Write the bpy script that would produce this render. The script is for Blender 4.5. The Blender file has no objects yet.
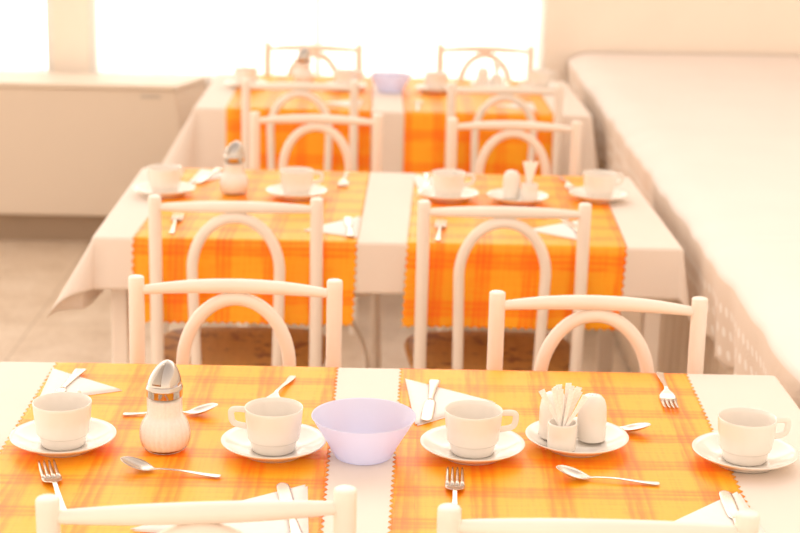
import bpy, bmesh, math, random
from mathutils import Vector, Matrix
random.seed(7)
PI = math.pi
sc = bpy.context.scene
col = sc.collection
sin, cos = math.sin, math.cos

# ------------------------------------------------------------------ materials
def new_mat(name):
    m = bpy.data.materials.new(name); m.use_nodes = True
    nt = m.node_tree; b = nt.nodes['Principled BSDF']
    return m, nt, b

def lk(nt, a, b): nt.links.new(a, b)

def ramp(nt, fac, stops):
    r = nt.nodes.new('ShaderNodeValToRGB'); e = r.color_ramp.elements
    while len(e) < len(stops): e.new(0.5)
    for q, (p, c) in zip(e, stops):
        q.position = p; q.color = (*c, 1)
    lk(nt, fac, r.inputs[0]); return r.outputs[0]

def noise(nt, scale, detail=3, vec=None, rough=.5):
    n = nt.nodes.new('ShaderNodeTexNoise'); n.inputs['Scale'].default_value = scale
    n.inputs['Detail'].default_value = detail; n.inputs['Roughness'].default_value = rough
    if vec is not None: lk(nt, vec, n.inputs['Vector'])
    return n.outputs['Fac']

def math_n(nt, op, a, b=None, c=None):
    n = nt.nodes.new('ShaderNodeMath'); n.operation = op
    for i, v in enumerate((a, b, c)):
        if v is None: continue
        if isinstance(v, (int, float)): n.inputs[i].default_value = v
        else: lk(nt, v, n.inputs[i])
    return n.outputs[0]

def coord(nt, which='Object'):
    return nt.nodes.new('ShaderNodeTexCoord').outputs[which]

def mapping(nt, vec, scale):
    m = nt.nodes.new('ShaderNodeMapping'); m.inputs['Scale'].default_value = scale
    lk(nt, vec, m.inputs['Vector']); return m.outputs[0]

def bump(nt, b, h, strength, dist=.001):
    n = nt.nodes.new('ShaderNodeBump'); n.inputs['Strength'].default_value = strength
    n.inputs['Distance'].default_value = dist
    lk(nt, h, n.inputs['Height']); lk(nt, n.outputs[0], b.inputs['Normal'])

def simple(name, c, rough=.5, metal=0, spec=.5, var=.04, nscale=30, bmp=0):
    m, nt, b = new_mat(name)
    co = coord(nt)
    f = noise(nt, nscale, 4, co)
    lo = tuple(max(0, x*(1-var)) for x in c); hi = tuple(min(1, x*(1+var)) for x in c)
    lk(nt, ramp(nt, f, [(.3, lo), (.7, hi)]), b.inputs['Base Color'])
    b.inputs['Roughness'].default_value = rough; b.inputs['Metallic'].default_value = metal
    b.inputs['Specular IOR Level'].default_value = spec
    if bmp: bump(nt, b, f, bmp)
    return m

M = {}
M['porcelain'] = simple('porcelain', (.86, .81, .745), .12, 0, .5, .015, 12)
M['chair_paint'] = simple('cream_painted_metal', (.89, .80, .71), .34, 0, .4, .03, 9)
M['steel'] = simple('cutlery_steel', (.64, .57, .50), .27, 1, .5, .04, 60)
M['chrome'] = simple('chrome', (.55, .50, .45), .10, 1, .5, .02, 30)
M['dark_gap'] = simple('dark_opening', (.10, .075, .055), .5)
M['napkin'] = simple('paper_napkin', (.90, .86, .82), .9, 0, .1, .02, 120, .2)
M['pick_paper'] = simple('paper_wrapper', (.94, .90, .85), .8, 0, .2, .08, 200)
M['wall'] = simple('warm_plaster', (.91, .82, .72), .9, 0, .1, .02, 3, .1)
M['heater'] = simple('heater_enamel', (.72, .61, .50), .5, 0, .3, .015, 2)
M['heater_lit_top'] = simple('heater_enamel_lit_top', (.80, .70, .59), .45, 0, .3, .015, 2)  # casing enamel made lighter: light falling on the top is put into the colour
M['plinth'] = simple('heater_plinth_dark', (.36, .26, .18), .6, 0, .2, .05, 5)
M['flap'] = simple('brownish_steel_flap', (.42, .36, .30), .3, 1, .5, .05, 40)  # steel darker and browner than the cap chrome
M['badge'] = simple('grey_badge', (.52, .45, .38), .4)
M['table_wood'] = simple('table_board', (.62, .46, .32), .5, 0, .3, .1, 14)
M['frame'] = simple('white_window_frame', (.85, .82, .78), .4)
M['sugar'] = simple('white_sugar', (.96, .92, .87), .9, 0, .1, .03, 300, .3)
M['trim'] = simple('pale_trim', (.74, .62, .50), .6)

def cloth_mat(name, c, lace=False):
    m, nt, b = new_mat(name)
    co = coord(nt)
    weave = nt.nodes.new('ShaderNodeTexWave'); weave.inputs['Scale'].default_value = 260
    lk(nt, co, weave.inputs['Vector'])
    f = noise(nt, 4, 4, co)
    colr = ramp(nt, f, [(.3, tuple(x*.97 for x in c)), (.7, c)])
    b.inputs['Roughness'].default_value = .75; b.inputs['Specular IOR Level'].default_value = .25
    b.inputs['Sheen Weight'].default_value = .15
    h = math_n(nt, 'MULTIPLY_ADD', noise(nt, 9, 3, co), 6.0, weave.outputs['Fac'])
    bump(nt, b, h, .22, .0012)
    if lace:      # open-work dots along the hanging border, told by the cloth's own length coordinate
        uv = coord(nt, 'UV'); s = nt.nodes.new('ShaderNodeSeparateXYZ'); lk(nt, uv, s.inputs[0])
        u = math_n(nt, 'MULTIPLY', s.outputs[0], 26.0); v = math_n(nt, 'MULTIPLY', s.outputs[1], 20.0)
        row = math_n(nt, 'FLOOR', v)
        u2 = math_n(nt, 'ADD', u, math_n(nt, 'MULTIPLY', row, .5))
        du = math_n(nt, 'SUBTRACT', math_n(nt, 'FRACT', u2), .5); dv = math_n(nt, 'SUBTRACT', math_n(nt, 'FRACT', v), .5)
        d = math_n(nt, 'SQRT', math_n(nt, 'ADD', math_n(nt, 'MULTIPLY', du, du), math_n(nt, 'MULTIPLY', dv, dv)))
        dot = math_n(nt, 'LESS_THAN', d, .24)
        on = math_n(nt, 'MULTIPLY', dot, math_n(nt, 'GREATER_THAN', s.outputs[1], .06))
        mx = nt.nodes.new('ShaderNodeMix'); mx.data_type = 'RGBA'
        lk(nt, on, mx.inputs[0]); lk(nt, colr, mx.inputs[6]); mx.inputs[7].default_value = (.95, .90, .84, 1)
        colr = mx.outputs[2]
    lk(nt, colr, b.inputs['Base Color'])
    return m
M['cloth'] = cloth_mat('cream_cotton', (.86, .755, .665))
M['cover'] = cloth_mat('white_cover_cloth', (.885, .80, .745))
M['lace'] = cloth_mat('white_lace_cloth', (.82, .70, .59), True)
M['skirt'] = cloth_mat('beige_skirt_cloth', (.82, .68, .54))

def runner_mat():
    m, nt, b = new_mat('orange_plaid')
    uv = coord(nt, 'UV'); s = nt.nodes.new('ShaderNodeSeparateXYZ'); lk(nt, uv, s.inputs[0])
    def band(x, per, off, fibre):
        w = math_n(nt, 'ADD', x, math_n(nt, 'MULTIPLY', math_n(nt, 'SUBTRACT', fibre, .5), .016))
        t = math_n(nt, 'FRACT', math_n(nt, 'MULTIPLY_ADD', w, 1/per, off))
        d = math_n(nt, 'ABSOLUTE', math_n(nt, 'SUBTRACT', t, .5))
        r = ramp(nt, d, [(0, (1.0,)*3), (.028, (.95,)*3), (.05, (.45,)*3), (.085, (.45,)*3), (.105, (1.0,)*3), (.135, (.95,)*3), (.165, (.35,)*3), (.21, (0,)*3)])
        return r
    fu = noise(nt, 1, 3, mapping(nt, uv, (160, 9, 1)), .6)      # threads running along the length
    fv = noise(nt, 1, 3, mapping(nt, uv, (9, 160, 1)), .6)      # threads running across
    bu = math_n(nt, 'MULTIPLY', band(s.outputs[0], .1075, .72, fu), math_n(nt, 'MULTIPLY_ADD', fu, 1.0, .30))
    bv = math_n(nt, 'MULTIPLY', band(s.outputs[1], .112, .2, fv), math_n(nt, 'MULTIPLY_ADD', fv, 1.0, .30))
    tot = math_n(nt, 'ADD', math_n(nt, 'MULTIPLY', bu, .6), math_n(nt, 'MULTIPLY', bv, .6))
    thr = math_n(nt, 'MULTIPLY', math_n(nt, 'SUBTRACT', math_n(nt, 'ADD', fu, fv), 1.0), .75)
    tot = math_n(nt, 'ADD', tot, thr)
    c = ramp(nt, tot, [(0, (1.0, .43, .014)), (.16, (1.0, .36, .007)), (.5, (1.0, .265, .002)), (1.0, (.98, .175, .001))])
    lk(nt, c, b.inputs['Base Color'])
    b.inputs['Roughness'].default_value = .45; b.inputs['Specular IOR Level'].default_value = .4
    bump(nt, b, math_n(nt, 'ADD', fu, fv), .25, .0008)
    return m
M['runner'] = runner_mat()

def seat_mat():
    m, nt, b = new_mat('printed_wood_seat')
    co = coord(nt)
    f = noise(nt, 1, 4, mapping(nt, co, (60, 8, 8)))
    wood = ramp(nt, f, [(.3, (.74, .36, .09)), (.7, (.84, .44, .12))])
    g = noise(nt, 17, 5, co, .7)
    k = ramp(nt, g, [(.52, (0, 0, 0)), (.60, (1, 1, 1))])
    mx = nt.nodes.new('ShaderNodeMix'); mx.data_type = 'RGBA'
    lk(nt, k, mx.inputs[0]); lk(nt, wood, mx.inputs[6]); mx.inputs[7].default_value = (.42, .15, .045, 1)
    lk(nt, mx.outputs[2], b.inputs['Base Color']); b.inputs['Roughness'].default_value = .4
    return m
M['seat'] = seat_mat()

def floor_mat():
    m, nt, b = new_mat('beige_terrazzo')
    co = coord(nt)
    a = noise(nt, 5, 6, co, .65); c = noise(nt, 40, 3, co)
    t = math_n(nt, 'ADD', math_n(nt, 'MULTIPLY', a, .7), math_n(nt, 'MULTIPLY', c, .3))
    br = nt.nodes.new('ShaderNodeTexBrick'); br.offset = 0; br.inputs['Scale'].default_value = 1
    br.inputs['Brick Width'].default_value = .6; br.inputs['Row Height'].default_value = .6; br.inputs['Mortar Size'].default_value = .003
    lk(nt, co, br.inputs['Vector'])
    tile = ramp(nt, t, [(.35, (.60, .46, .33)), (.5, (.70, .56, .42)), (.65, (.78, .65, .51))])
    mx = nt.nodes.new('ShaderNodeMix'); mx.data_type = 'RGBA'
    lk(nt, br.outputs['Fac'], mx.inputs[0]); lk(nt, tile, mx.inputs[6]); mx.inputs[7].default_value = (.5, .38, .27, 1)
    lk(nt, mx.outputs[2], b.inputs['Base Color']); b.inputs['Roughness'].default_value = .35
    return m
M['floor'] = floor_mat()

def curtain_mat():
    m = bpy.data.materials.new('sheer_curtain'); m.use_nodes = True
    nt = m.node_tree; nt.nodes.clear()
    out = nt.nodes.new('ShaderNodeOutputMaterial')
    tr = nt.nodes.new('ShaderNodeBsdfTransparent'); tl = nt.nodes.new('ShaderNodeBsdfTranslucent'); di = nt.nodes.new('ShaderNodeBsdfDiffuse')
    for n, c in ((tr, (1, .98, .95, 1)), (tl, (.95, .92, .87, 1)), (di, (.90, .86, .80, 1))): n.inputs[0].default_value = c
    a = nt.nodes.new('ShaderNodeMixShader'); a.inputs[0].default_value = .4; lk(nt, tl.outputs[0], a.inputs[1]); lk(nt, di.outputs[0], a.inputs[2])
    b = nt.nodes.new('ShaderNodeMixShader')
    w = nt.nodes.new('ShaderNodeTexWave'); w.inputs['Scale'].default_value = 300; lk(nt, coord(nt), w.inputs['Vector'])
    f = math_n(nt, 'MULTIPLY_ADD', w.outputs['Fac'], -.1, .82); lk(nt, f, b.inputs[0])
    lk(nt, tr.outputs[0], b.inputs[1]); lk(nt, a.outputs[0], b.inputs[2]); lk(nt, b.outputs[0], out.inputs[0])
    return m
M['curtain'] = curtain_mat()

def thin_glass(name, tint, spec_mix=.5, rough=.03):
    m = bpy.data.materials.new(name); m.use_nodes = True
    nt = m.node_tree; nt.nodes.clear()
    out = nt.nodes.new('ShaderNodeOutputMaterial')
    tr = nt.nodes.new('ShaderNodeBsdfTransparent'); tr.inputs[0].default_value = (*tint, 1)
    gl = nt.nodes.new('ShaderNodeBsdfGlossy'); gl.inputs['Roughness'].default_value = rough
    lw = nt.nodes.new('ShaderNodeLayerWeight'); lw.inputs[0].default_value = spec_mix
    n = noise(nt, 20, 2, coord(nt)); f = math_n(nt, 'MULTIPLY', lw.outputs['Fresnel'], math_n(nt, 'MULTIPLY_ADD', n, .2, .8))
    mx = nt.nodes.new('ShaderNodeMixShader'); lk(nt, f, mx.inputs[0]); lk(nt, tr.outputs[0], mx.inputs[1]); lk(nt, gl.outputs[0], mx.inputs[2])
    lk(nt, mx.outputs[0], out.inputs[0]); return m
M['pane'] = thin_glass('window_glass', (.97, .98, 1.0), .15)
M['jar_glass'] = thin_glass('ribbed_glass', (.995, .992, .985), .18)

def bowl_mat():
    m, nt, b = new_mat('lavender_frosted_plastic')
    c = ramp(nt, noise(nt, 6, 2, coord(nt)), [(.3, (.82, .845, .995)), (.7, (.85, .87, 1.0))])
    lk(nt, c, b.inputs['Base Color'])
    b.inputs['Roughness'].default_value = .3
    tl = nt.nodes.new('ShaderNodeBsdfTranslucent'); lk(nt, c, tl.inputs[0])
    mx = nt.nodes.new('ShaderNodeMixShader'); mx.inputs[0].default_value = .55
    lk(nt, b.outputs[0], mx.inputs[1]); lk(nt, tl.outputs[0], mx.inputs[2]); lk(nt, mx.outputs[0], nt.nodes['Material Output'].inputs[0])
    return m
M['bowl'] = bowl_mat()

# ------------------------------------------------------------------ mesh helpers
class MB:
    def __init__(s): s.v = []; s.f = []; s.uv = None
    def add(s, vs, fs):
        o = len(s.v); s.v += [tuple(v) for v in vs]; s.f += [tuple(i+o for i in f) for f in fs]; return s
    def box(s, x0, x1, y0, y1, z0, z1):
        return s.add([(x, y, z) for z in (z0, z1) for y in (y0, y1) for x in (x0, x1)],
                     [(0, 2, 3, 1), (4, 5, 7, 6), (0, 1, 5, 4), (2, 6, 7, 3), (0, 4, 6, 2), (1, 3, 7, 5)])
    def grid(s, P, closed_u=False):
        n, m = len(P), len(P[0])
        vs = [p for row in P for p in row]; fs = []
        for i in range(n-1):
            for j in range(m if closed_u else m-1):
                k = (j+1) % m
                fs.append((i*m+j, i*m+k, (i+1)*m+k, (i+1)*m+j))
        return s.add(vs, fs)
    def lathe(s, prof, seg=48, rib=None):
        P = []
        for r, z in prof:
            row = []
            for j in range(seg):
                a = 2*PI*j/seg; q = r
                if rib: q = r*(1+rib(a, z))
                row.append((q*cos(a), q*sin(a), z))
            P.append(row)
        return s.grid(P, True)
    def tube(s, path, rad, seg=16, caps=True, bev=0, up=Vector((0, 0, 1)), flat=1.0):
        path = [Vector(p) for p in path]; n = len(path)
        R = rad if isinstance(rad, (list, tuple)) else [rad]*n
        if bev:                       # rounded ends
            d0 = (path[1]-path[0]).normalized(); d1 = (path[-1]-path[-2]).normalized()
            path = [path[0], path[0]+d0*bev*.35, path[0]+d0*bev] + path[1:-1] + [path[-1]-d1*bev, path[-1]-d1*bev*.35, path[-1]]
            R = [R[0]-bev, R[0]-bev*.3, R[0]] + list(R[1:-1]) + [R[-1], R[-1]-bev*.3, R[-1]-bev]; n = len(path)
        P = []; prev = None
        for i in range(n):
            t = (path[min(i+1, n-1)]-path[max(i-1, 0)]).normalized()
            if prev is None:
                a = t.cross(up)
                if a.length < 1e-3: a = t.cross(Vector((1, 0, 0)))
                a.normalize()
            else:
                a = (prev-t*prev.dot(t)).normalized()
            prev = a; b = t.cross(a)
            P.append([path[i]+(a*cos(2*PI*k/seg)+b*sin(2*PI*k/seg)*flat)*R[i] for k in range(seg)])
        o = len(s.v); s.grid(P, True)
        if caps:
            s.f.append(tuple(o+k for k in range(seg))); s.f.append(tuple(o+(n-1)*seg+k for k in reversed(range(seg))))
        return s
    def build(s, name, mat, parent=None, smooth=True, solid=0, solid_off=-1, bevel=0, sub=0, recalc=True):
        me = bpy.data.meshes.new(name); me.from_pydata(s.v, [], s.f)
        if s.uv:
            l = me.uv_layers.new(name='UVMap')
            for lp in me.loops: l.data[lp.index].uv = s.uv[lp.vertex_index]
        if recalc:
            bm = bmesh.new(); bm.from_mesh(me); bmesh.ops.recalc_face_normals(bm, faces=bm.faces); bm.to_mesh(me); bm.free()
        if isinstance(mat, str): mat = M[mat]
        me.materials.append(mat)
        for p in me.polygons: p.use_smooth = smooth
        o = bpy.data.objects.new(name, me); col.objects.link(o)
        if parent: o.parent = parent
        if bevel:
            m = o.modifiers.new('bevel', 'BEVEL'); m.width = bevel; m.segments = 3; m.limit_method = 'ANGLE'
            if smooth: me.set_sharp_from_angle(angle=math.radians(35)) if hasattr(me, 'set_sharp_from_angle') else None
        if solid:
            m = o.modifiers.new('solid', 'SOLIDIFY'); m.thickness = solid; m.offset = solid_off
        if sub:
            m = o.modifiers.new('sub', 'SUBSURF'); m.levels = m.render_levels = sub
        return o

def catmull(pts, n=8):
    pts = [Vector(p) for p in pts]; out = []
    for i in range(len(pts)-1):
        p0, p1, p2, p3 = pts[max(i-1, 0)], pts[i], pts[i+1], pts[min(i+2, len(pts)-1)]
        for k in range(n):
            t = k/n
            out.append(.5*((2*p1)+(p2-p0)*t+(2*p0-5*p1+4*p2-p3)*t*t+(3*p1-p0-3*p2+p3)*t**3))
    out.append(pts[-1]); return out

def smooth_profile(pts, n=4): return [(max(p[0], 0), p[1]) for p in catmull([(a, b, 0) for a, b in pts], n)]

def tag(o, label, cat, group=None, kind=None):
    o['label'] = label; o['category'] = cat
    if group: o['group'] = group
    if kind: o['kind'] = kind
    return o
def structure(o, label=None, cat=None):
    o['kind'] = 'structure'
    if label: o['label'] = label
    if cat: o['category'] = cat
    return o
def empty(name, loc=(0, 0, 0), rz=0):
    o = bpy.data.objects.new(name, None); o.empty_display_size = .05
    o.location = loc; o.rotation_euler = (0, 0, rz); col.objects.link(o); return o
def copy_tree(o, parent=None):
    kids = list(o.children)
    c = o.copy(); col.objects.link(c)
    if parent: c.parent = parent
    for k in kids: copy_tree(k, c)
    return c
_proto = {}
def place(kind, maker, loc, rz, label, cat, group=None, rx=0, ry=0, scale=None):
    if kind not in _proto:
        o = _proto[kind] = maker()
    else: o = copy_tree(_proto[kind])
    o.location = loc; o.rotation_euler = (rx, ry, rz)
    return tag(o, label, cat, group)

# ------------------------------------------------------------------ the room
XL, XR, YN, YB = -4.2, 2.75, -3.6, 4.52
structure(MB().box(XL-.2, XR+.2, YN, YB+.2, -.12, 0).build('floor', 'floor', smooth=False), 'beige mottled tile floor of the dining room', 'floor')
w = MB()
ZT = 2.95; wy0, wy1 = YB, YB+.08
openings = [(-3.6, -1.40), (-1.25, .69)]; zs, zh = .62, 2.6
w.box(XL-.2, XR+.2, wy0, wy1, 0, zs); w.box(XL-.2, XR+.2, wy0, wy1, zh, ZT)
w.box(XL-.2, -3.6, wy0, wy1, zs, zh); w.box(-1.40, -1.25, wy0, wy1, zs, zh); w.box(.69, XR+.2, wy0, wy1, zs, zh)
structure(w.build('wall_back', 'wall', smooth=False), 'pale peach plaster wall with the windows', 'wall')
structure(MB().box(XR, XR+.2, YN, YB, 0, ZT).build('wall_right', 'wall', smooth=False), 'pale peach plaster wall beyond the long buffet table', 'wall')
structure(MB().box(-1.0, XR, YB-.012, YB, 0, .09).build('baseboard_back', 'trim', smooth=False))
for i, (a, b) in enumerate(openings):
    r = structure(empty('window_%d' % (i+1), ((a+b)/2, YB+.04, zs)), ['window at the left behind a sheer curtain', 'wide window behind the last table'][i], 'window')
    h = (b-a)/2; H_ = zh-zs
    fm = MB(); t = .032
    fm.box(-h, h, -.02, .02, 0, t).box(-h, h, -.03, .03, H_-t, H_).box(-h, -h+t, -.03, .03, t, H_-t).box(h-t, h, -.03, .03, t, H_-t).box(-.014, .014, -.02, .02, t, H_-t)
    fm.build('window_frame', 'frame', r, smooth=False)
    MB().box(-h+t, h-t, -.004, .004, t, H_-t).build('window_pane', 'pane', r, smooth=False)
structure(MB().box(-3.65, .75, YB-.02, YB+.2, zs-.005, zs+.022).build('trim_1', 'frame', smooth=False, bevel=.004), 'pale stone window sill above the heater', 'window sill')

def curtain(x0, x1, z0, z1, y, label, seed):
    rnd = random.Random(seed); P = []; n = int((x1-x0)/.012)
    ph = [rnd.uniform(0, 6) for _ in range(3)]
    for k in range(10):
        z = z0+(z1-z0)*k/9; row = []
        for j in range(n+1):
            x = x0+(x1-x0)*j/n
            f = .020*sin(x*38+ph[0]+.8*sin(x*7+ph[1]))+.010*sin(x*67+ph[2]+z*.6)
            row.append((x+.004*sin(z*3+x*9), y+f, z))
        P.append(row)
    return tag(MB().grid(P).build('sheer_curtain', 'curtain', recalc=False), label, 'curtain', None)
curtain(-3.7, -1.428, .655, 2.62, YB-.040, 'white sheer curtain over the left window above the heater', 1)
curtain(-1.205, .672, .655, 2.62, YB-.040, 'wide white sheer curtain lit from behind the farthest table', 2)
for xa, xb, lb in ((-3.75, -1.40, 'white curtain rail over the left window'), (-1.26, .76, 'white curtain rail over the wide window')):
    tag(MB().tube([(xa, YB-.040, 2.64), (xb, YB-.040, 2.64)], .014, 14, bev=.004).build('curtain_rail', 'frame'), lb, 'curtain rail')

# heater cabinet along the window wall
hz = empty('heater_cabinet', (-2.3, 4.15, 0)); tag(hz, 'long beige heater cabinet on a dark plinth under the left window', 'heater')
def prism_y(mb, poly, y0, y1):
    n = len(poly); mb.add([(x, y0, z) for x, z in poly]+[(x, y1, z) for x, z in poly],
        [tuple(range(n)), tuple(reversed(range(n, 2*n)))]+[(i, i+n, (i+1) % n+n, (i+1) % n) for i in range(n)]); return mb
c = MB()   # x,y,z relative to hz
V = [(-1.7, 0, .115), (1.535, 0, .115), (1.46, 0, .648), (-1.7, 0, .648), (-1.7, .30, .115), (1.555, .29, .115), (1.555, .29, .648), (-1.7, .30, .648)]
c.add(V, [(0, 1, 2, 3), (4, 7, 6, 5), (0, 4, 5, 1), (1, 5, 6, 2), (2, 6, 7, 3), (0, 3, 7, 4)])
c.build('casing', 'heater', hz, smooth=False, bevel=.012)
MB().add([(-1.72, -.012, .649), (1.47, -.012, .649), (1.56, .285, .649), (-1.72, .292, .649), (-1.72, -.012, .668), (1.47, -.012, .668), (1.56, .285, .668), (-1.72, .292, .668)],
    [(0, 3, 2, 1), (4, 5, 6, 7), (0, 1, 5, 4), (1, 2, 6, 5), (2, 3, 7, 6), (3, 0, 4, 7)]).build('top_panel', 'heater_lit_top', hz, smooth=False, bevel=.006)
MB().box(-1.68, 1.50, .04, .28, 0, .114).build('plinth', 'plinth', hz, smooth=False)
MB().box(1.32, 1.40, -.003, .001, .612, .626).build('badge', 'badge', hz, smooth=False)

# ------------------------------------------------------------------ tables, cloths, runners
TW, TD, TOPZ = 1.33, .80, .757
CZ = .760            # top face of the white cloths
RZ = .7612           # top face of the orange runners
tables = [  # near edge y, centre x, hang (left, right, near, far)
    (-.50, 0.0, (.15, .13, .13, .13), .765),
    (1.1845, .004, (.18, .125, .125, .125), .80),
    (3.0377, .030, (.30, .16, .30, .20), .80)]
def drop_pt(L, e, R, flare, wave):
    """point L beyond the table edge along direction e -> outset, drop"""
    q = R*PI/2
    if L < q: return R*sin(L/R), R*(1-cos(L/R))
    s = L-q
    return R+s*sin(flare)+wave, R+s*cos(flare)
def axis_samples(lo, hi, half):
    out = []
    x = -half-lo
    base = [-half-lo+lo*k/14 for k in range(14)]
    edge = [-half-.016+.002*k for k in range(9)]
    inner = [-half+(2*half)*k/44 for k in range(1, 44)]
    edge2 = [half+.002*k for k in range(9)]
    end = [half+hi*k/14 for k in range(1, 15)]
    allv = sorted(set(round(v, 4) for v in base+edge+inner+edge2+end))
    return allv
def tablecloth(cx, y0, hang, TD, label, seed):
    hl, hr, hn, hf = hang; rnd = random.Random(seed); ph = [rnd.uniform(0, 6) for _ in range(4)]
    us = axis_samples(hl, hr, TW/2); vs = axis_samples(hn, hf, TD/2)
    P = []
    for v in vs:
        row = []
        for u in us:
            cu, cv = max(-TW/2, min(TW/2, u)), max(-TD/2, min(TD/2, v))
            du, dv = u-cu, v-cv; L = math.hypot(du, dv)
            if L < 1e-6:
                z = CZ+.0003*sin(u*31+ph[0])*sin(v*27+ph[1]); row.append((u, v, min(CZ, z))); continue
            ex, ey = du/L, dv/L
            cor = (2*abs(ex*ey))**1.2
            dist = min(TW/2-abs(cu), TD/2-abs(cv)) if not cor else 0
            tcorner = (TW/2-abs(cu)) if abs(dv) > 0 else (TD/2-abs(cv))
            fl = math.radians(1+(28*cor+8*math.exp(-tcorner/.06))*(1 if u < 0 else .3))
            s = max(0, L-.012)
            wave = s*.02*sin((cu if abs(dv) > abs(du) else cv)*23+ph[2]) if cor < .3 else 0
            wave *= min(1, tcorner/.1) if cor == 0 else 0
            o, d = drop_pt(L, None, .009, fl, max(0, wave))
            row.append((cu+ex*o, cv+ey*o, CZ-d))
        P.append(row)
    o = MB().grid(P).build('tablecloth', 'cloth', solid=.0012, solid_off=-1, recalc=False)
    o.location = (cx, y0+TD/2, 0)
    return tag(o, label, 'tablecloth')
def runner(cx, y0, TD, xc, width, hn, hf, label, skew=0, tooth=.018, seed=0):
    """orange runner laid front to back over the table, hanging at both ends, pinked all round"""
    n = int(round(width/(tooth/2))); n -= n % 2
    L0, L1 = -hn, TD+hf; m = int(round((L1-L0)/(tooth/2))); m -= m % 2
    ph = seed*1.7; P = []; uv = []
    for i in range(m+1):
        s = L0+(L1-L0)*i/m; row = []
        for j in range(n+1):
            x = -width/2+width*j/n
            if j == 0: x += .006*(i % 2)
            if j == n: x -= .006*(i % 2)
            ss = s
            if i == 0: ss += .006*(j % 2)
            if i == m: ss -= .006*(j % 2)
            uv.append((x+width/2+.03*seed, ss+.02*seed))
            X = x+skew*(s-TD/2)
            if 0 <= s <= TD:
                row.append((X, s, RZ))
            else:
                Lh = -ss if s < 0 else ss-TD; sg = -1 if s < 0 else 1
                Lh = max(0, Lh)
                wv = max(0, Lh-.014)*.025*(.5+.5*sin(x*19+ph))
                o, d = drop_pt(Lh, None, .0115, math.radians(1.5), wv)
                row.append((X, (0 if s < 0 else TD)+sg*o, RZ-d))
        P.append(row)
    mb = MB().grid(P); mb.uv = uv
    o = mb.build('table_runner', 'runner', solid=.0009, solid_off=-1, recalc=False)
    o.location = (cx+xc, y0, 0)
    return tag(o, label, 'table runner', 'orange plaid table runners')
tl = ['dining table nearest the camera, under the cloth with the sharp lavender bowl',
      'dining table of the middle row with cream legs under a white cloth',
      'dining table farthest back, by the window curtain, under a white cloth']
cl = ['cream tablecloth on the nearest table, at the bottom of the photo', 'cream tablecloth with a drooping left corner on the middle table', 'cream tablecloth hanging low on the farthest table by the curtain']
names = ['nearest', 'middle', 'farthest']
for i, (y0, cx, hang, TD) in enumerate(tables):
    t = tag(empty('dining_table', (cx, y0+TD/2, 0)), tl[i], 'table')
    MB().box(-TW/2, TW/2, -TD/2, TD/2, TOPZ-.028, TOPZ).build('tabletop', 'table_wood', t, smooth=False, bevel=.004)
    for sx in (-1, 1):
        for sy in (-1, 1):
            x, y = sx*(TW/2-.045), sy*(TD/2-.055)
            MB().box(x-.02, x+.02, y-.02, y+.02, 0, TOPZ-.029).build('leg', 'chair_paint', t, smooth=False, bevel=.006)
    tablecloth(cx, y0, hang, TD, cl[i], i+3)
    hn = (.18, .205, .25)[i]
    tooth = .018
    xl, wl_, kl = ((-.333, .488, .005), (-.309, .512, .030), (-.288, .495, .0))[i]
    xr, wr_, kr = ((.254, .500, .035), (.315, .505, .045), (.320, .510, .0))[i]
    runner(cx, y0, TD, xl-cx, wl_, hn, hn, 'orange plaid runner with pinked edges, left one on the %s table' % names[i], kl, tooth, i*2+1)
    runner(cx, y0, TD, xr-cx, wr_, hn, hn, 'orange plaid runner with pinked edges, right one on the %s table' % names[i], kr, tooth, i*2+2)

# long buffet table at the right
bt = tag(empty('buffet_table', (1.6, 2.1, 0)), 'long buffet table at the right, behind a pleated beige skirt', 'table')
BX = lambda y: .706+.018*y            # front edge of the buffet top
by0, by1 = -1.2, 4.505
mb = MB(); q = [(BX(by0)+.035, by0), (2.6, by0), (2.6, by1), (BX(by1)+.035, by1)]
mb.add([(x-1.6, y-2.1, z) for z in (.715, .745) for x, y in q], [(0, 3, 2, 1), (4, 5, 6, 7), (0, 1, 5, 4), (1, 2, 6, 5), (2, 3, 7, 6), (3, 0, 4, 7)])
mb.build('tabletop', 'table_wood', bt, smooth=False)
P = []
n = int((by1-by0)/.006)
for k in range(8):
    z = .012+(.712-.012)*k/7; row = []
    for j in range(n+1):
        y = by0+(by1-by0)*j/n
        amp = .010+.012*(1-k/7)
        row.append((BX(y)+.070+amp*sin(y*62+1.5*sin(y*5)+.25*(1-k/7)*sin(y*11))-1.6, y-2.1, z))
    P.append(row)
MB().grid(P).build('skirt', 'skirt', bt, recalc=False, solid=.001)
for x, y in ((2.5, by0+.1), (2.5, by1-.1), (.95, by0+.1), (.95, by1-.1)):
    MB().box(x-.025-1.6, x+.025-1.6, y-.025-2.1, y+.025-2.1, 0, .714).build('leg', 'chair_paint', bt, smooth=False)
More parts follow.
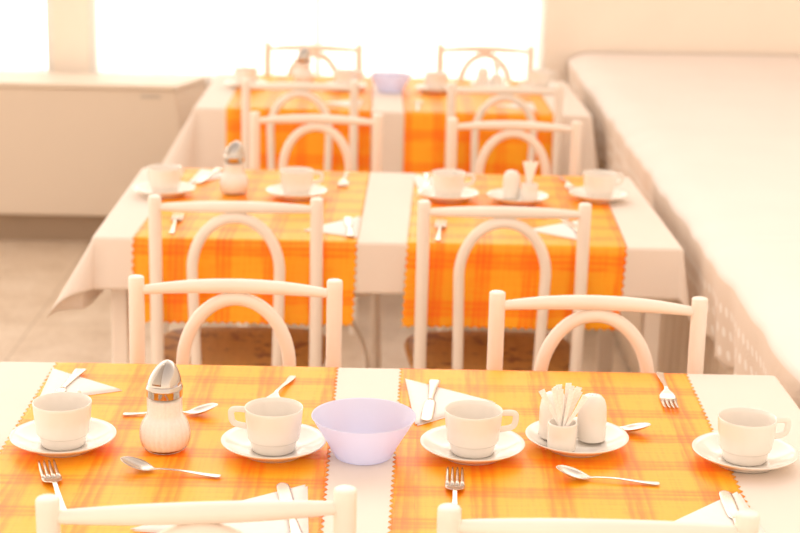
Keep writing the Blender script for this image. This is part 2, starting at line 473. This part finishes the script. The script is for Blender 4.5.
# its white cover with a lace border hanging down the front
rnd = random.Random(5); n = int((by1-by0)/.010)
prof = [('t', 1.85-.08*k) for k in range(22)]
P = []; uv = []
HB = .215
cross = [1.86, 1.5, 1.2, .9, .6, .4, .28, .2, .14, .10, .075, .055, .04, .03, .02, .01, 0]
hangs = [.01, .02, .035, .05, .07, .09, .115, .14, .165, .19, HB]
def edge_wave(y): return .010*sin(y*9.2+.7)+.006*sin(y*21+2)+.004*sin(y*37)
P = []
for kk, s in enumerate(cross+[-h for h in hangs]):
    row = []
    for j in range(n+1):
        y = by0+(by1-by0)*j/n; bx = BX(y)
        if s >= .0:
            t = max(0, 1-s/.10)
            z = .7880+.0022*(1+sin(y*7+s*5)*sin(s*9+y*2))*min(1, s/.2) - .030*t**2.2
            # pressed-in creases of the unfolded cloth, real ridges
            z += .0022*math.exp(-((y-1.15)/.02)**2)+.0022*math.exp(-((y-2.35)/.02)**2)+.0022*math.exp(-((s-.62)/.02)**2)
            row.append((bx+s+edge_wave(y)*.3*t*t, y, z+.003*t*sin(y*26+1.2*sin(y*5))))
        else:
            h = -s; f = h/HB
            bot = .016*abs(sin(y*PI/.085)) if h == HB else 0
            amp = .004+.011*f
            row.append((bx-.004*(1-math.exp(-h/.02))+.020*f+edge_wave(y)*.3*(1-f)+amp*sin(y*24+1.3*sin(y*6.3))*f, y, .758-h*.98+bot+.003*sin(y*26+1.2*sin(y*5))*(1-f)))
        uv.append((y, max(0, -s)))
    P.append(row)
mb = MB().grid(P); mb.uv = uv
cv = mb.build('tablecloth', 'cover', solid=.001, recalc=False, solid_off=1)
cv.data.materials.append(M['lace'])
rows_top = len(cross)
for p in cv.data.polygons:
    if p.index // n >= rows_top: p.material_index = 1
tag(cv, 'white buffet cloth with a lace border along the right side of the room', 'tablecloth')

# ------------------------------------------------------------------ chairs
CH = .869; PW = .36
def make_chair():
    """posts at local y=0, the sitter faces +y"""
    t = empty('bistro_chair')
    lean = lambda z: -.0 + (.016*(1-max(0, min(1, (z-.45)/.42)))**1.5 if z > .45 else .016)
    for s in (-1, 1):
        path = [(s*PW/2, lean(z), z) for z in (CH, .80, .72, .64, .56, .50, .45)]
        path += [(s*(PW/2+.004), .010, .30), (s*(PW/2+.008), -.01, .15), (s*(PW/2+.012), -.045, 0.0)]
        pts = catmull(path, 3)
        MB().tube(pts, .0145, 18, bev=.0035, up=Vector((0, 1, 0))).build('back_post', 'chair_paint', t)
    # arched top rail, thicker in the middle
    pts = []; R = []
    for k in range(33):
        u = -1+2*k/32; x = u*(PW/2-.006)
        pts.append((x, -.017*(1-u*u)+.001, CH-.0262+.0065*(1-u*u))); R.append(.0080+.0056*(1-abs(u)**2.2))
    MB().tube(pts, R, 16).build('top_rail', 'chair_paint', t)
    # inverted U hoop under the rail
    hw = .098; zt = CH-.0262+.0065-.0130-.0110; zc = zt-.125
    pts = []
    yb = lambda z: -.016+(.030)*((zt-z)/(zt-.45))**1.0
    for k in range(9): z = .452+(zc-.452)*k/8; pts.append((-hw+.006*(1-k/8), yb(z), z))
    for k in range(1, 28):
        a = PI*k/28; z = zc+.125*sin(a); pts.append((-hw*cos(a), yb(z), z))
    for k in range(9): z = zc+(.452-zc)*k/8; pts.append((hw-.006*k/8, yb(z), z))
    MB().tube(pts, .0125, 16, up=Vector((0, 1, 0))).build('back_hoop', 'chair_paint', t)
    # seat: wide at the front with rounded corners
    def outline(inset):
        o = []
        for k in range(64):
            a = 2*PI*k/64; ca, sa = cos(a), sin(a); e = .52
            x = (.205-inset)*math.copysign(abs(ca)**e, ca); y = (.19-inset)*math.copysign(abs(sa)**e, sa)
            x *= 1+.06*(y/.19); o.append((x, y+.205))
        return o
    P = []
    for ins, z in ((.02, .432), (.004, .434), (0, .441), (.003, .449), (.012, .452), (.06, .450), (.12, .447), (.18, .446)):
        P.append([(x, y, z) for x, y in outline(ins)])
    mb = MB().grid(P, True); n = 64
    mb.f.append(tuple(range(n))); mb.f.append(tuple(7*n+k for k in range(n)))
    mb.build('seat', 'seat', t)
    ring = [(x, y, .424) for x, y in outline(.022)]
    MB().tube(ring+[ring[0]], .0095, 12, caps=False).build('seat_ring', 'chair_paint', t)
    for s in (-1, 1):
        MB().tube([(s*.175, .345, .423), (s*.178, .352, .2), (s*.182, .362, 0)], [.013, .0125, .012], 14, bev=.003).build('front_leg', 'chair_paint', t)
    pts = [(-.176, .354, .12)]+[(-.155*cos(PI*k/20)-.0*k, .352, .19+.205*sin(PI*k/20)) for k in range(21)]+[(.176, .354, .12)]
    MB().tube(pts, .0085, 12, up=Vector((0, 1, 0))).build('leg_arch', 'chair_paint', t)
    return t
chairs = [  # x, y, facing (0 looks away from the camera), label
    (-.2399, -.5596, 0, 'cream chair back cropped by the bottom edge, before the nearest sugar dispenser'),
    (.2452, -.5915, 0, 'cream chair back cropped by the bottom edge, before the nearest toothpicks'),
    (-.2800, .4442, PI, 'cream chair across the nearest table, behind the sugar dispenser'),
    (.3717, .3775, PI, 'cream chair across the nearest table, behind the toothpicks and shakers'),
    (-.3380, 1.1330, 0, 'cream brown-seated chair at the near side of the middle table, on the left'),
    (.2611, 1.1340, 0, 'cream brown-seated chair at the near side of the middle table, on the right'),
    (-.2022, 2.3030, PI, 'cream chair across the middle table, behind its cup and sugar dispenser'),
    (.3746, 2.2597, PI, 'cream chair across the middle table, behind its toothpicks and shaker'),
    (-.2816, 2.976, 0, 'cream chair at the near side of the farthest table, left of its pair'),
    (.4028, 2.984, 0, 'cream chair at the near side of the farthest table, right of its pair'),
    (-.2770, 3.993, PI, 'cream chair against the curtain, behind the farthest sugar dispenser'),
    (.4054, 4.064, PI, 'cream chair against the curtain, at the right beyond the farthest table')]
degs = [8.83, -.81, -.3, -3.39, 1.2, .7, 1.4, -1.4, 1.2, .8, -.1, -.3]
for (x, y, f, lb), dg in zip(chairs, degs):
    place('chair', make_chair, (x, y, 0), f+math.radians(dg*.8), lb, 'chair', 'cream metal chairs with hoop backs')

# ------------------------------------------------------------------ crockery
def make_cup():
    t = empty('coffee_cup')
    prof = [(0, .004), (.024, .003), (.028, 0), (.031, 0), (.0322, .002), (.0335, .010), (.0345, .0165), (.0350, .0178), (.0372, .0186), (.0383, .021),
            (.0398, .032), (.0415, .048), (.0428, .064), (.0433, .0695), (.0428, .0708), (.0418, .0703), (.0408, .062), (.0392, .044), (.0368, .025), (.032, .014), (.022, .0085), (0, .0075)]
    prof = [(r, z*.935) for r, z in prof]
    mb = MB().lathe(prof, 56); mb.build('body', 'porcelain', t)
    path = catmull([(.0420, 0, .0590), (.050, 0, .0595), (.0590, 0, .0588), (.0632, 0, .0560), (.0640, 0, .050), (.0630, 0, .0430), (.0600, 0, .0380), (.052, 0, .0350), (.0396, 0, .0335)], 5)
    MB().tube(path, .0048, 14, up=Vector((0, 1, 0)), flat=.62).build('handle', 'porcelain', t)
    return t
def make_saucer():
    prof = [(0, .0022), (.040, .002), (.0425, 0), (.045, 0), (.0465, .003), (.058, .008), (.070, .0145), (.0772, .0190), (.0780, .0203), (.0772, .0210), (.070, .0172), (.058, .0112), (.048, .0078), (.0425, .0062), (.037, .0062), (.0355, .0050), (0, .0048)]
    return MB().lathe(prof, 72).build('saucer', 'porcelain')
SZ = RZ; CUPZ = RZ+.0051
sets = [  # cup x,y, handle angle, cup label, saucer label
    (-.486, -.135, 1.35, 'white cup with hidden handle, at the far left of the nearest table', 'white saucer under the leftmost cup of the nearest table'),
    (-.174, -.142, PI-.12, 'white cup with handle to the left, between sugar dispenser and lavender bowl', 'white saucer under the cup whose handle points left'),
    (.121, -.138, .12, 'white cup with handle to the right, just right of the lavender bowl', 'white saucer under the cup right of the lavender bowl'),
    (.525, -.150, .15, 'white cup with handle to the right, at the right end of the nearest table', 'white saucer under the rightmost cup of the nearest table'),
    (-.562, 1.635, .9, 'blurred white cup at the left end of the middle table', 'white saucer under the leftmost cup of the middle table'),
    (-.227, 1.635, .1, 'blurred white cup just right of the middle table\'s sugar dispenser', 'white saucer right of the middle table\'s sugar dispenser'),
    (.158, 1.645, .1, 'blurred white cup left of the middle table\'s toothpicks', 'white saucer left of the middle table\'s toothpicks'),
    (.547, 1.675, .3, 'blurred white cup at the right end of the middle table', 'white saucer under the rightmost cup of the middle table'),
    (-.503, 3.50, 1.2, 'soft blurred white cup at the left end of the farthest table', 'saucer under the leftmost cup of the farthest table'),
    (-.140, 3.50, .1, 'soft blurred white cup behind a chair rail, left of the farthest bowl', 'saucer under the cup left of the farthest bowl'),
    (.190, 3.48, .9, 'soft blurred white cup just right of the farthest lavender bowl', 'saucer under the cup right of the farthest bowl'),
    (.575, 3.59, .3, 'soft blurred white cup at the right end of the farthest table', 'saucer under the rightmost cup of the farthest table')]
for x, y, a, lc, ls in sets:
    place('saucer', make_saucer, (x, y, SZ), 0, ls, 'saucer', 'white saucers on the tables')
    place('cup', make_cup, (x, y, CUPZ), a, lc, 'cup', 'white cups on the tables')

# condiment saucers: shakers, toothpick holders, toothpicks
def make_shaker():
    t = empty('salt_shaker')
    h, r = .0725, .0220
    prof = [(0, .002), (r-.004, .001), (r-.002, 0), (r, .0015), (r, .003), (r-.0006, .0045), (r, .006), (r+.0003, .03), (r, .046), (r-.0015, h-.016), (r-.0045, h-.008), (r-.0095, h-.003), (r-.015, h-.001), (0, h)]
    MB().lathe(prof, 40).build('body', 'porcelain', t)
    mb = MB()
    for k in range(6):
        a = 2*PI*k/6; x, y = .0055*cos(a), .0055*sin(a)
        mb.tube([(x, y, h-.003), (x, y, h-.0006)], .0009, 8)
    mb.build('holes', 'dark_gap', t)
    return t
def make_holder():
    r = .0218
    prof = [(0, .003), (r-.003, .001), (r-.0015, 0), (r, .002), (r, .040), (r-.0006, .0422), (r-.0016, .0425), (r-.0024, .041), (r-.0024, .006), (0, .005)]
    return MB().lathe(prof, 40).build('toothpick_holder', 'porcelain')
def make_pick():
    """a toothpick in a flat paper sleeve, wider crimped top"""
    prof = [(0, .0013), (.02, .0017), (.048, .0026), (.068, .0035), (.080, .0044), (.088, .0047)]
    P = []
    for z, wd in prof:
        th = .0011 if z < .055 else .0007
        P.append([(-wd, -th, z), (wd, -th, z), (wd, th, z), (-wd, th, z)])
    mb = MB().grid(P, True); mb.f.append((3, 2, 1, 0)); k = 4*(len(prof)-1); mb.f.append((k, k+1, k+2, k+3))
    return mb.build('wrapped_toothpick', 'pick_paper', smooth=False)
wl = ['nearest', 'middle', 'farthest']
cond = [ # saucer, shakers, holder, picks
    ((.281, -.100), [(.247, -.080), (.304, -.088)], (.2545, -.131), 17),
    ((.334, 1.628), [(.318, 1.637)], (.362, 1.618), 10),
    ((.392, 3.60), [(.366, 3.60)], (.418, 3.60), 8)]
shl = [['white ceramic shaker partly hidden behind the fan of toothpicks, nearest table', 'white ceramic shaker right of the toothpick holder, nearest table'],
       ['white domed shaker left of the toothpicks on the middle table'], ['blurred white shaker on the farthest table, right of its bowl']]
for i, (s, shs, hd, npk) in enumerate(cond):
    place('saucer', make_saucer, (s[0], s[1], SZ), .3, 'white saucer holding shaker and toothpick holder on the %s table' % wl[i], 'saucer', 'white saucers on the tables')
    for j, p in enumerate(shs):
        place('shaker', make_shaker, (p[0], p[1], RZ+.0092), .2*j, shl[i][j], 'shaker', 'white shakers on the condiment saucers')
    zoff = .0090
    place('holder', make_holder, (hd[0], hd[1], RZ+zoff), 0, 'small white pot full of toothpicks on the %s table' % wl[i], 'toothpick holder', 'white toothpick holders')
    rnd = random.Random(11+i)
    for k in range(npk):
        # foot inside the pot, leaning over the rim
        fr = (k+.5)/npk
        lean_x = -.50 if k == 0 else (-.20+.16*rnd.random() if fr < .42 else .08+.52*(fr-.42)/.58+rnd.uniform(-.05, .05))
        lean_y = rnd.uniform(-.10, .22)
        if i: lean_x = -.22+.50*fr
        px = hd[0]-.0125*lean_x/.5-(.004 if fr < .42 else -.001); py = hd[1]-.010*lean_y/.2+rnd.uniform(-.004, .004)
        o = place('pick', make_pick, (px, py, RZ+zoff+.0065+rnd.uniform(0, .007)), 0,
                  'paper-wrapped toothpick in the white pot on the %s table' % wl[i], 'toothpick', 'wrapped toothpicks in the %s pot' % wl[i])
        o.rotation_euler = (-lean_y, lean_x, rnd.uniform(-.5, .5))

# sugar dispensers
def make_dispenser():
    t = empty('sugar_dispenser')
    rib = lambda a, z: .042*abs(sin(a*12)) if .004 < z < .086 else 0
    prof = smooth_profile([(.022, 0), (.0285, .002), (.0335, .010), (.0362, .022), (.0355, .034), (.0318, .045), (.0275, .052), (.0255, .057), (.0250, .066), (.0250, .078), (.0252, .086), (.0245, .0885)], 4)
    prof = [(0, .0)]+prof
    MB().lathe(prof, 112, rib).build('glass_jar', 'jar_glass', t)
    inner = [(0, .004)]+[(max(r-.0022, .001), z) for r, z in prof[1:] if .004 < z < .079]+[(.018, .081), (0, .0815)]
    MB().lathe(inner, 112, rib).build('sugar', 'sugar', t)
    MB().lathe([(.0235, .084), (.0262, .084), (.0266, .085), (.0266, .0935), (.0272, .0945), (.0272, .098), (.0262, .0990), (.0262, .1015), (.0250, .103), (.0, .103)], 48).build('cap_collar', 'chrome', t)
    # pointed cap like a leaning half shell, with the pouring flap cut into its left
    P = []; N = 40
    for k in range(15):
        f = k/14
        row = []
        for j in range(N):
            a = 2*PI*j/N; r = .0252*max(0, 1-f**1.7)**.62
            x = r*cos(a)+.0080*f**1.5; y = r*sin(a)
            row.append((x, y, .1015+.036*f))
        P.append(row)
    MB().grid(P, True).build('cap', 'chrome', t)
    fl = []
    for k in range(9):
        f = .12+.80*k/8; r = .0252*(1-f**1.7)**.62+.0007; hwid = .30*(1-f*.55)
        fl.append([(r*cos(PI+.25+hwid*q)+.0080*f**1.5, r*sin(PI+.25+hwid*q), .1015+.036*f) for q in (-1, -.5, 0, .5, 1)])
    MB().grid(fl).build('pour_flap', 'flap', t, solid=.0006, solid_off=1)
    return t
place('disp', make_dispenser, (-.335, -.137, RZ), .95, 'ribbed glass sugar dispenser with chrome cap, in sharp focus on the nearest table', 'sugar dispenser', 'glass sugar dispensers')
place('disp', make_dispenser, (-.388, 1.665, RZ), .6, 'ribbed glass sugar dispenser with chrome cap on the middle table', 'sugar dispenser', 'glass sugar dispensers')
place('disp', make_dispenser, (-.299, 3.62, RZ), .6, 'blurred glass sugar dispenser on the farthest table, before the curtain', 'sugar dispenser', 'glass sugar dispensers')

# bowls
def make_bowl():
    prof = [(0, .001), (.038, 0), (.0415, .001), (.0435, .004), (.053, .022), (.064, .041), (.0755, .0605), (.0772, .0625), (.0768, .0637), (.0748, .0625), (.063, .0420), (.052, .0235), (.0425, .0068), (.039, .004), (0, .0035)]
    return MB().lathe(prof, 72).build('bowl', 'bowl')
place('bowl', make_bowl, (-.0412, -.150, RZ), 0, 'flared frosted lavender bowl in the middle of the nearest table', 'bowl', 'lavender bowls')
place('bowl', make_bowl, (.024, 3.47, RZ), 0, 'blurred lavender bowl on the farthest table near the curtain', 'bowl', 'lavender bowls')

# ------------------------------------------------------------------ cutlery and napkins (local: along +x from handle end to tip, origin mid)
def loft(stations, nt=9):
    """stations: x, half width, centre height, hollow depth"""
    P = []
    st = catmull([(s[0], s[1], s[2]) for s in stations], 5); dp = catmull([(s[3], 0, 0) for s in stations], 5)
    for p, d in zip(st, dp):
        w_ = max(p[1], .0004)
        P.append([(p[0], w_*t, p[2]-d[0]*(1-t*t)) for t in [-1+2*k/(nt-1) for k in range(nt)]])
    return MB().grid(P)
def make_spoon():
    st = [(-.066, .0036, .0035, 0), (-.061, .0056, .0032, 0), (-.04, .0045, .0040, -.0003), (-.006, .0030, .0065, -.0004), (.022, .0026, .0062, -.0003), (.032, .0036, .0052, 0),
          (.040, .0105, .0062, .0022), (.050, .0155, .0090, .0060), (.060, .0165, .0120, .0066), (.072, .0130, .0155, .0046), (.079, .0070, .0172, .0018), (.082, .0008, .0178, .0)]
    return loft(st, 11).build('spoon', 'steel', solid=.0011, solid_off=0, recalc=False)
def make_fork():
    mb = loft([(-.098, .0040, .0035, 0), (-.092, .0064, .0034, 0), (-.065, .0050, .0045, -.0003), (-.022, .0034, .0090, -.0005), (.002, .0032, .0110, -.0004), (.012, .0046, .0092, 0), (.024, .0120, .0060, .0008), (.036, .0138, .0042, .0010), (.043, .0138, .0040, .0010)], 9)
    for k in range(4):
        yc = -.0105+.0070*k
        P = []
        for x, hw, z in ((.042, .0032, .0040), (.058, .0024, .0034), (.078, .0021, .0044), (.092, .0017, .0070), (.098, .0007, .0086)):
            P.append([(x, yc+hw*q, z) for q in (-1, 0, 1)])
        mb.grid(P)
    return mb.build('fork', 'steel', solid=.0012, solid_off=0, recalc=False)
def make_knife():
    t = empty('table_knife')
    loft([(-.100, .0078, .0022, 0), (-.094, .0096, .0022, -.0006), (-.06, .0070, .0024, -.0012), (-.015, .0044, .0026, -.0012), (.0, .0042, .0026, -.0008)], 7).build('handle', 'steel', t, solid=.0022, solid_off=0, recalc=False)
    loft([(0, .0042, .0026, -.0004), (.012, .0088, .0024, 0), (.05, .0098, .0024, 0), (.085, .0092, .0024, 0), (.094, .0070, .0024, 0), (.099, .0025, .0024, 0)], 7).build('blade', 'steel', t, solid=.0009, solid_off=0, recalc=False)
    return t
def put(kind, maker, tip, end, label, cat, group, z=RZ, back=None, half=(.066, .082)):
    """lay a piece so that its tip and handle end lie on the line tip-end; pinned at the tip unless back is set"""
    dx, dy = tip[0]-end[0], tip[1]-end[1]; a = math.atan2(dy, dx)
    if back: c = (end[0]+cos(a)*half[0], end[1]+sin(a)*half[0])
    else: c = (tip[0]-cos(a)*half[1], tip[1]-sin(a)*half[1])
    return place(kind, maker, (c[0], c[1], z), a, label, cat, group)
SG, FG, KG = 'steel spoons on the tables', 'steel forks on the tables', 'steel knives on the tables'
put('spoon', make_spoon, (-.388, -.220), (-.238, -.249), 'steel spoon lying in front of the nearest sugar dispenser', 'spoon', SG)
put('spoon', make_spoon, (-.271, .014), (-.424, .002), 'steel spoon lying behind the nearest sugar dispenser', 'spoon', SG)
put('spoon', make_spoon, (.236, -.226), (.387, -.249), 'steel spoon lying in front of the nearest toothpick saucer', 'spoon', SG)
put('spoon', make_spoon, (.402, -.045), (.262, .015), 'steel spoon poking out from behind the nearest toothpick saucer', 'spoon', SG)
h = (.098, .098)
put('fork', make_fork, (-.496, -.212), (-.434, -.40), 'steel fork, tines up, in front of the leftmost cup', 'fork', FG, half=h)
put('fork', make_fork, (.092, -.212), (.083, -.40), 'steel fork, tines up, in front of the cup right of the lavender bowl', 'fork', FG, half=h)
put('fork', make_fork, (-.203, .012), (-.163, .203), 'steel fork behind the cup whose handle points left', 'fork', FG, back=1, half=h)
put('fork', make_fork, (.455, .070), (.467, .258), 'steel fork, tines towards us, at the far right of the nearest table', 'fork', FG, back=1, half=h)
put('fork', make_fork, (-.498, 1.405), (-.492, 1.22), 'blurred steel fork, near left of the middle table', 'fork', FG, half=h)
put('fork', make_fork, (.132, 1.385), (.118, 1.21), 'blurred steel fork, near side of the middle table at its right runner\'s left edge', 'fork', FG, half=h)
put('fork', make_fork, (-.112, 1.805), (-.106, 1.945), 'blurred steel fork, far side of the middle table right of its sugar dispenser', 'fork', FG, back=1, half=h)
put('fork', make_fork, (.490, 1.80), (.478, 1.95), 'blurred steel fork, far side of the middle table left of its rightmost cup', 'fork', FG, back=1, half=h)

def napkin(A, B, C_, label, layers=2, z=RZ):
    """paper napkin folded into a triangle, two or three sheets thick"""
    A, B, C_ = Vector((*A, 0)), Vector((*B, 0)), Vector((*C_, 0)); G = (A+B+C_)/3
    bm = MB(); n = 12
    for l in range(layers):
        sft = Vector((.0035*l*(-1)**l, .003*l, 0)); idx = {}; vs = []; fs = []
        for i in range(n+1):
            for j in range(n+1-i):
                k = n-i-j; p = (A*i+B*j+C_*k)/n+sft
                edge = min(i, j, k)/n
                idx[(i, j)] = len(vs)
                vs.append((p.x-G.x, p.y-G.y, .0008+.0013*l+.0030*min(edge*6, 1)*(1 if l == layers-1 else .25)))
        for i in range(n):
            for j in range(n-i):
                fs.append((idx[(i, j)], idx[(i+1, j)], idx[(i, j+1)]))
                if i+j < n-1: fs.append((idx[(i+1, j)], idx[(i+1, j+1)], idx[(i, j+1)]))
        bm.add(vs, fs)
    o = bm.build('paper_napkin', 'napkin', solid=.0006, solid_off=0)
    o.location = (G.x, G.y, z)
    return tag(o, label, 'napkin', 'white folded paper napkins')
hk = (.100, .099)
NZ = RZ+.0048
napkin((-.568, .222), (-.438, .120), (-.560, .060), 'white folded napkin behind the leftmost cup')
put('knife', make_knife, (-.545, .01), (-.520, .209), 'steel knife on the napkin behind the leftmost cup', 'knife', KG, z=NZ, back=1, half=hk)
napkin((.030, .200), (.172, .092), (.042, -.022), 'white folded napkin behind the cup right of the lavender bowl')
put('knife', make_knife, (.056, -.012), (.076, .184), 'steel knife on the napkin right of the lavender bowl', 'knife', KG, z=NZ, back=1, half=hk)
napkin((-.118, -.274), (-.34, -.435), (-.108, -.475), 'white folded napkin on the near left, under a chair rail')
put('knife', make_knife, (-.154, -.278), (-.122, -.47), 'steel knife on the near left napkin', 'knife', KG, z=NZ, half=hk)
napkin((.492, -.274), (.360, -.405), (.500, -.475), 'white folded napkin at the bottom right, partly on the orange runner')
put('knife', make_knife, (.468, -.280), (.458, -.47), 'steel knife on the bottom right napkin', 'knife', KG, z=NZ, half=hk)
napkin((-.060, 1.425), (-.19, 1.27), (-.066, 1.21), 'blurred napkin, near side of the middle table, left of its white gap')
put('knife', make_knife, (-.094, 1.40), (-.084, 1.215), 'blurred knife on the napkin left of the middle table\'s white gap', 'knife', KG, z=NZ, half=hk)
napkin((.468, 1.425), (.335, 1.315), (.446, 1.225), 'blurred napkin, near right of the middle table')
put('knife', make_knife, (.428, 1.425), (.458, 1.235), 'blurred knife on the near right napkin of the middle table', 'knife', KG, z=NZ, half=hk)
napkin((-.50, 1.965), (-.405, 1.905), (-.515, 1.765), 'blurred napkin behind the leftmost cup of the middle table')
put('knife', make_knife, (-.49, 1.765), (-.452, 1.955), 'blurred knife on the napkin behind the middle table\'s leftmost cup', 'knife', KG, z=NZ, back=1, half=hk)
napkin((.075, 1.95), (.215, 1.86), (.090, 1.73), 'blurred napkin behind the cup left of the middle table\'s toothpicks')
put('knife', make_knife, (.105, 1.75), (.112, 1.945), 'blurred knife behind the cup left of the middle table\'s toothpicks', 'knife', KG, z=NZ, back=1, half=hk)
put('spoon', make_spoon, (.250, 1.49), (.40, 1.44), 'blurred spoon in front of the middle table\'s toothpick saucer', 'spoon', SG)
# farthest table
napkin((-.075, 3.26), (-.215, 3.17), (-.085, 3.08), 'soft blurred napkin near the left runner\'s edge on the farthest table')
put('knife', make_knife, (-.112, 3.26), (-.10, 3.075), 'blurred knife on the farthest table\'s near left napkin', 'knife', KG, z=NZ, half=hk)
napkin((.525, 3.27), (.385, 3.19), (.52, 3.09), 'soft blurred napkin behind the right chair of the farthest table')
put('knife', make_knife, (.478, 3.27), (.492, 3.08), 'blurred knife on the farthest table\'s near right napkin', 'knife', KG, z=NZ, half=hk)
put('fork', make_fork, (.120, 3.235), (.112, 3.06), 'blurred fork at the near left corner of the farthest table\'s right runner', 'fork', FG, half=h)

# ------------------------------------------------------------------ light
wd = bpy.data.worlds.new('daylight'); sc.world = wd; wd.use_nodes = True
nt = wd.node_tree; bg = nt.nodes['Background']
g = nt.nodes.new('ShaderNodeTexCoord'); s = nt.nodes.new('ShaderNodeSeparateXYZ'); lk(nt, g.outputs['Generated'], s.inputs[0])
# pale daylight overhead, warmer light low around the room, brightest outside the windows (+y)
mx = nt.nodes.new('ShaderNodeMix'); mx.data_type = 'RGBA'
up = math_n(nt, 'MAXIMUM', s.outputs[2], 0)
lk(nt, math_n(nt, 'POWER', up, .8), mx.inputs[0]); mx.inputs[6].default_value = (1, .80, .61, 1); mx.inputs[7].default_value = (1, .855, .765, 1)
fy = math_n(nt, 'POWER', math_n(nt, 'MAXIMUM', s.outputs[1], 0), 2.0)
mx2 = nt.nodes.new('ShaderNodeMix'); mx2.data_type = 'RGBA'
lk(nt, fy, mx2.inputs[0]); lk(nt, mx.outputs[2], mx2.inputs[6]); mx2.inputs[7].default_value = (1, .94, .85, 1)
lk(nt, mx2.outputs[2], bg.inputs[0])
st = math_n(nt, 'ADD', math_n(nt, 'MULTIPLY', fy, 2.7), math_n(nt, 'MULTIPLY_ADD', up, -.86, 1.52))
lk(nt, st, bg.inputs[1])

# ------------------------------------------------------------------ camera
cam = bpy.data.cameras.new('camera'); co = bpy.data.objects.new('camera', cam); col.objects.link(co); sc.camera = co
F = 1626.97; pit, yaw, rol = (math.radians(v) for v in (14.63713, 1.05638, 1.35926))
fw = Vector((sin(yaw)*cos(pit), cos(yaw)*cos(pit), -sin(pit))); r = Vector((cos(yaw), -sin(yaw), 0)); u = r.cross(fw)
r2 = r*cos(rol)+u*sin(rol); u2 = -r*sin(rol)+u*cos(rol)
m = Matrix((r2, u2, -fw)).transposed().to_4x4(); m.translation = Vector((-.03489, -2.40963, 1.64170)); co.matrix_world = m
cam.sensor_width = 36; cam.lens = 36*F/800; cam.clip_start = .032
cam.dof.use_dof = True; cam.dof.focus_distance = 2.42; cam.dof.aperture_fstop = 4.6; cam.dof.aperture_blades = 0

vs = sc.view_settings; vs.view_transform = 'Standard'; vs.look = 'None'; vs.gamma = 1; vs.exposure = .42; vs.use_curve_mapping = False
sc.cycles.use_denoising = True; sc.cycles.max_bounces = 10; sc.cycles.transparent_max_bounces = 16; sc.cycles.sample_clamp_indirect = 6
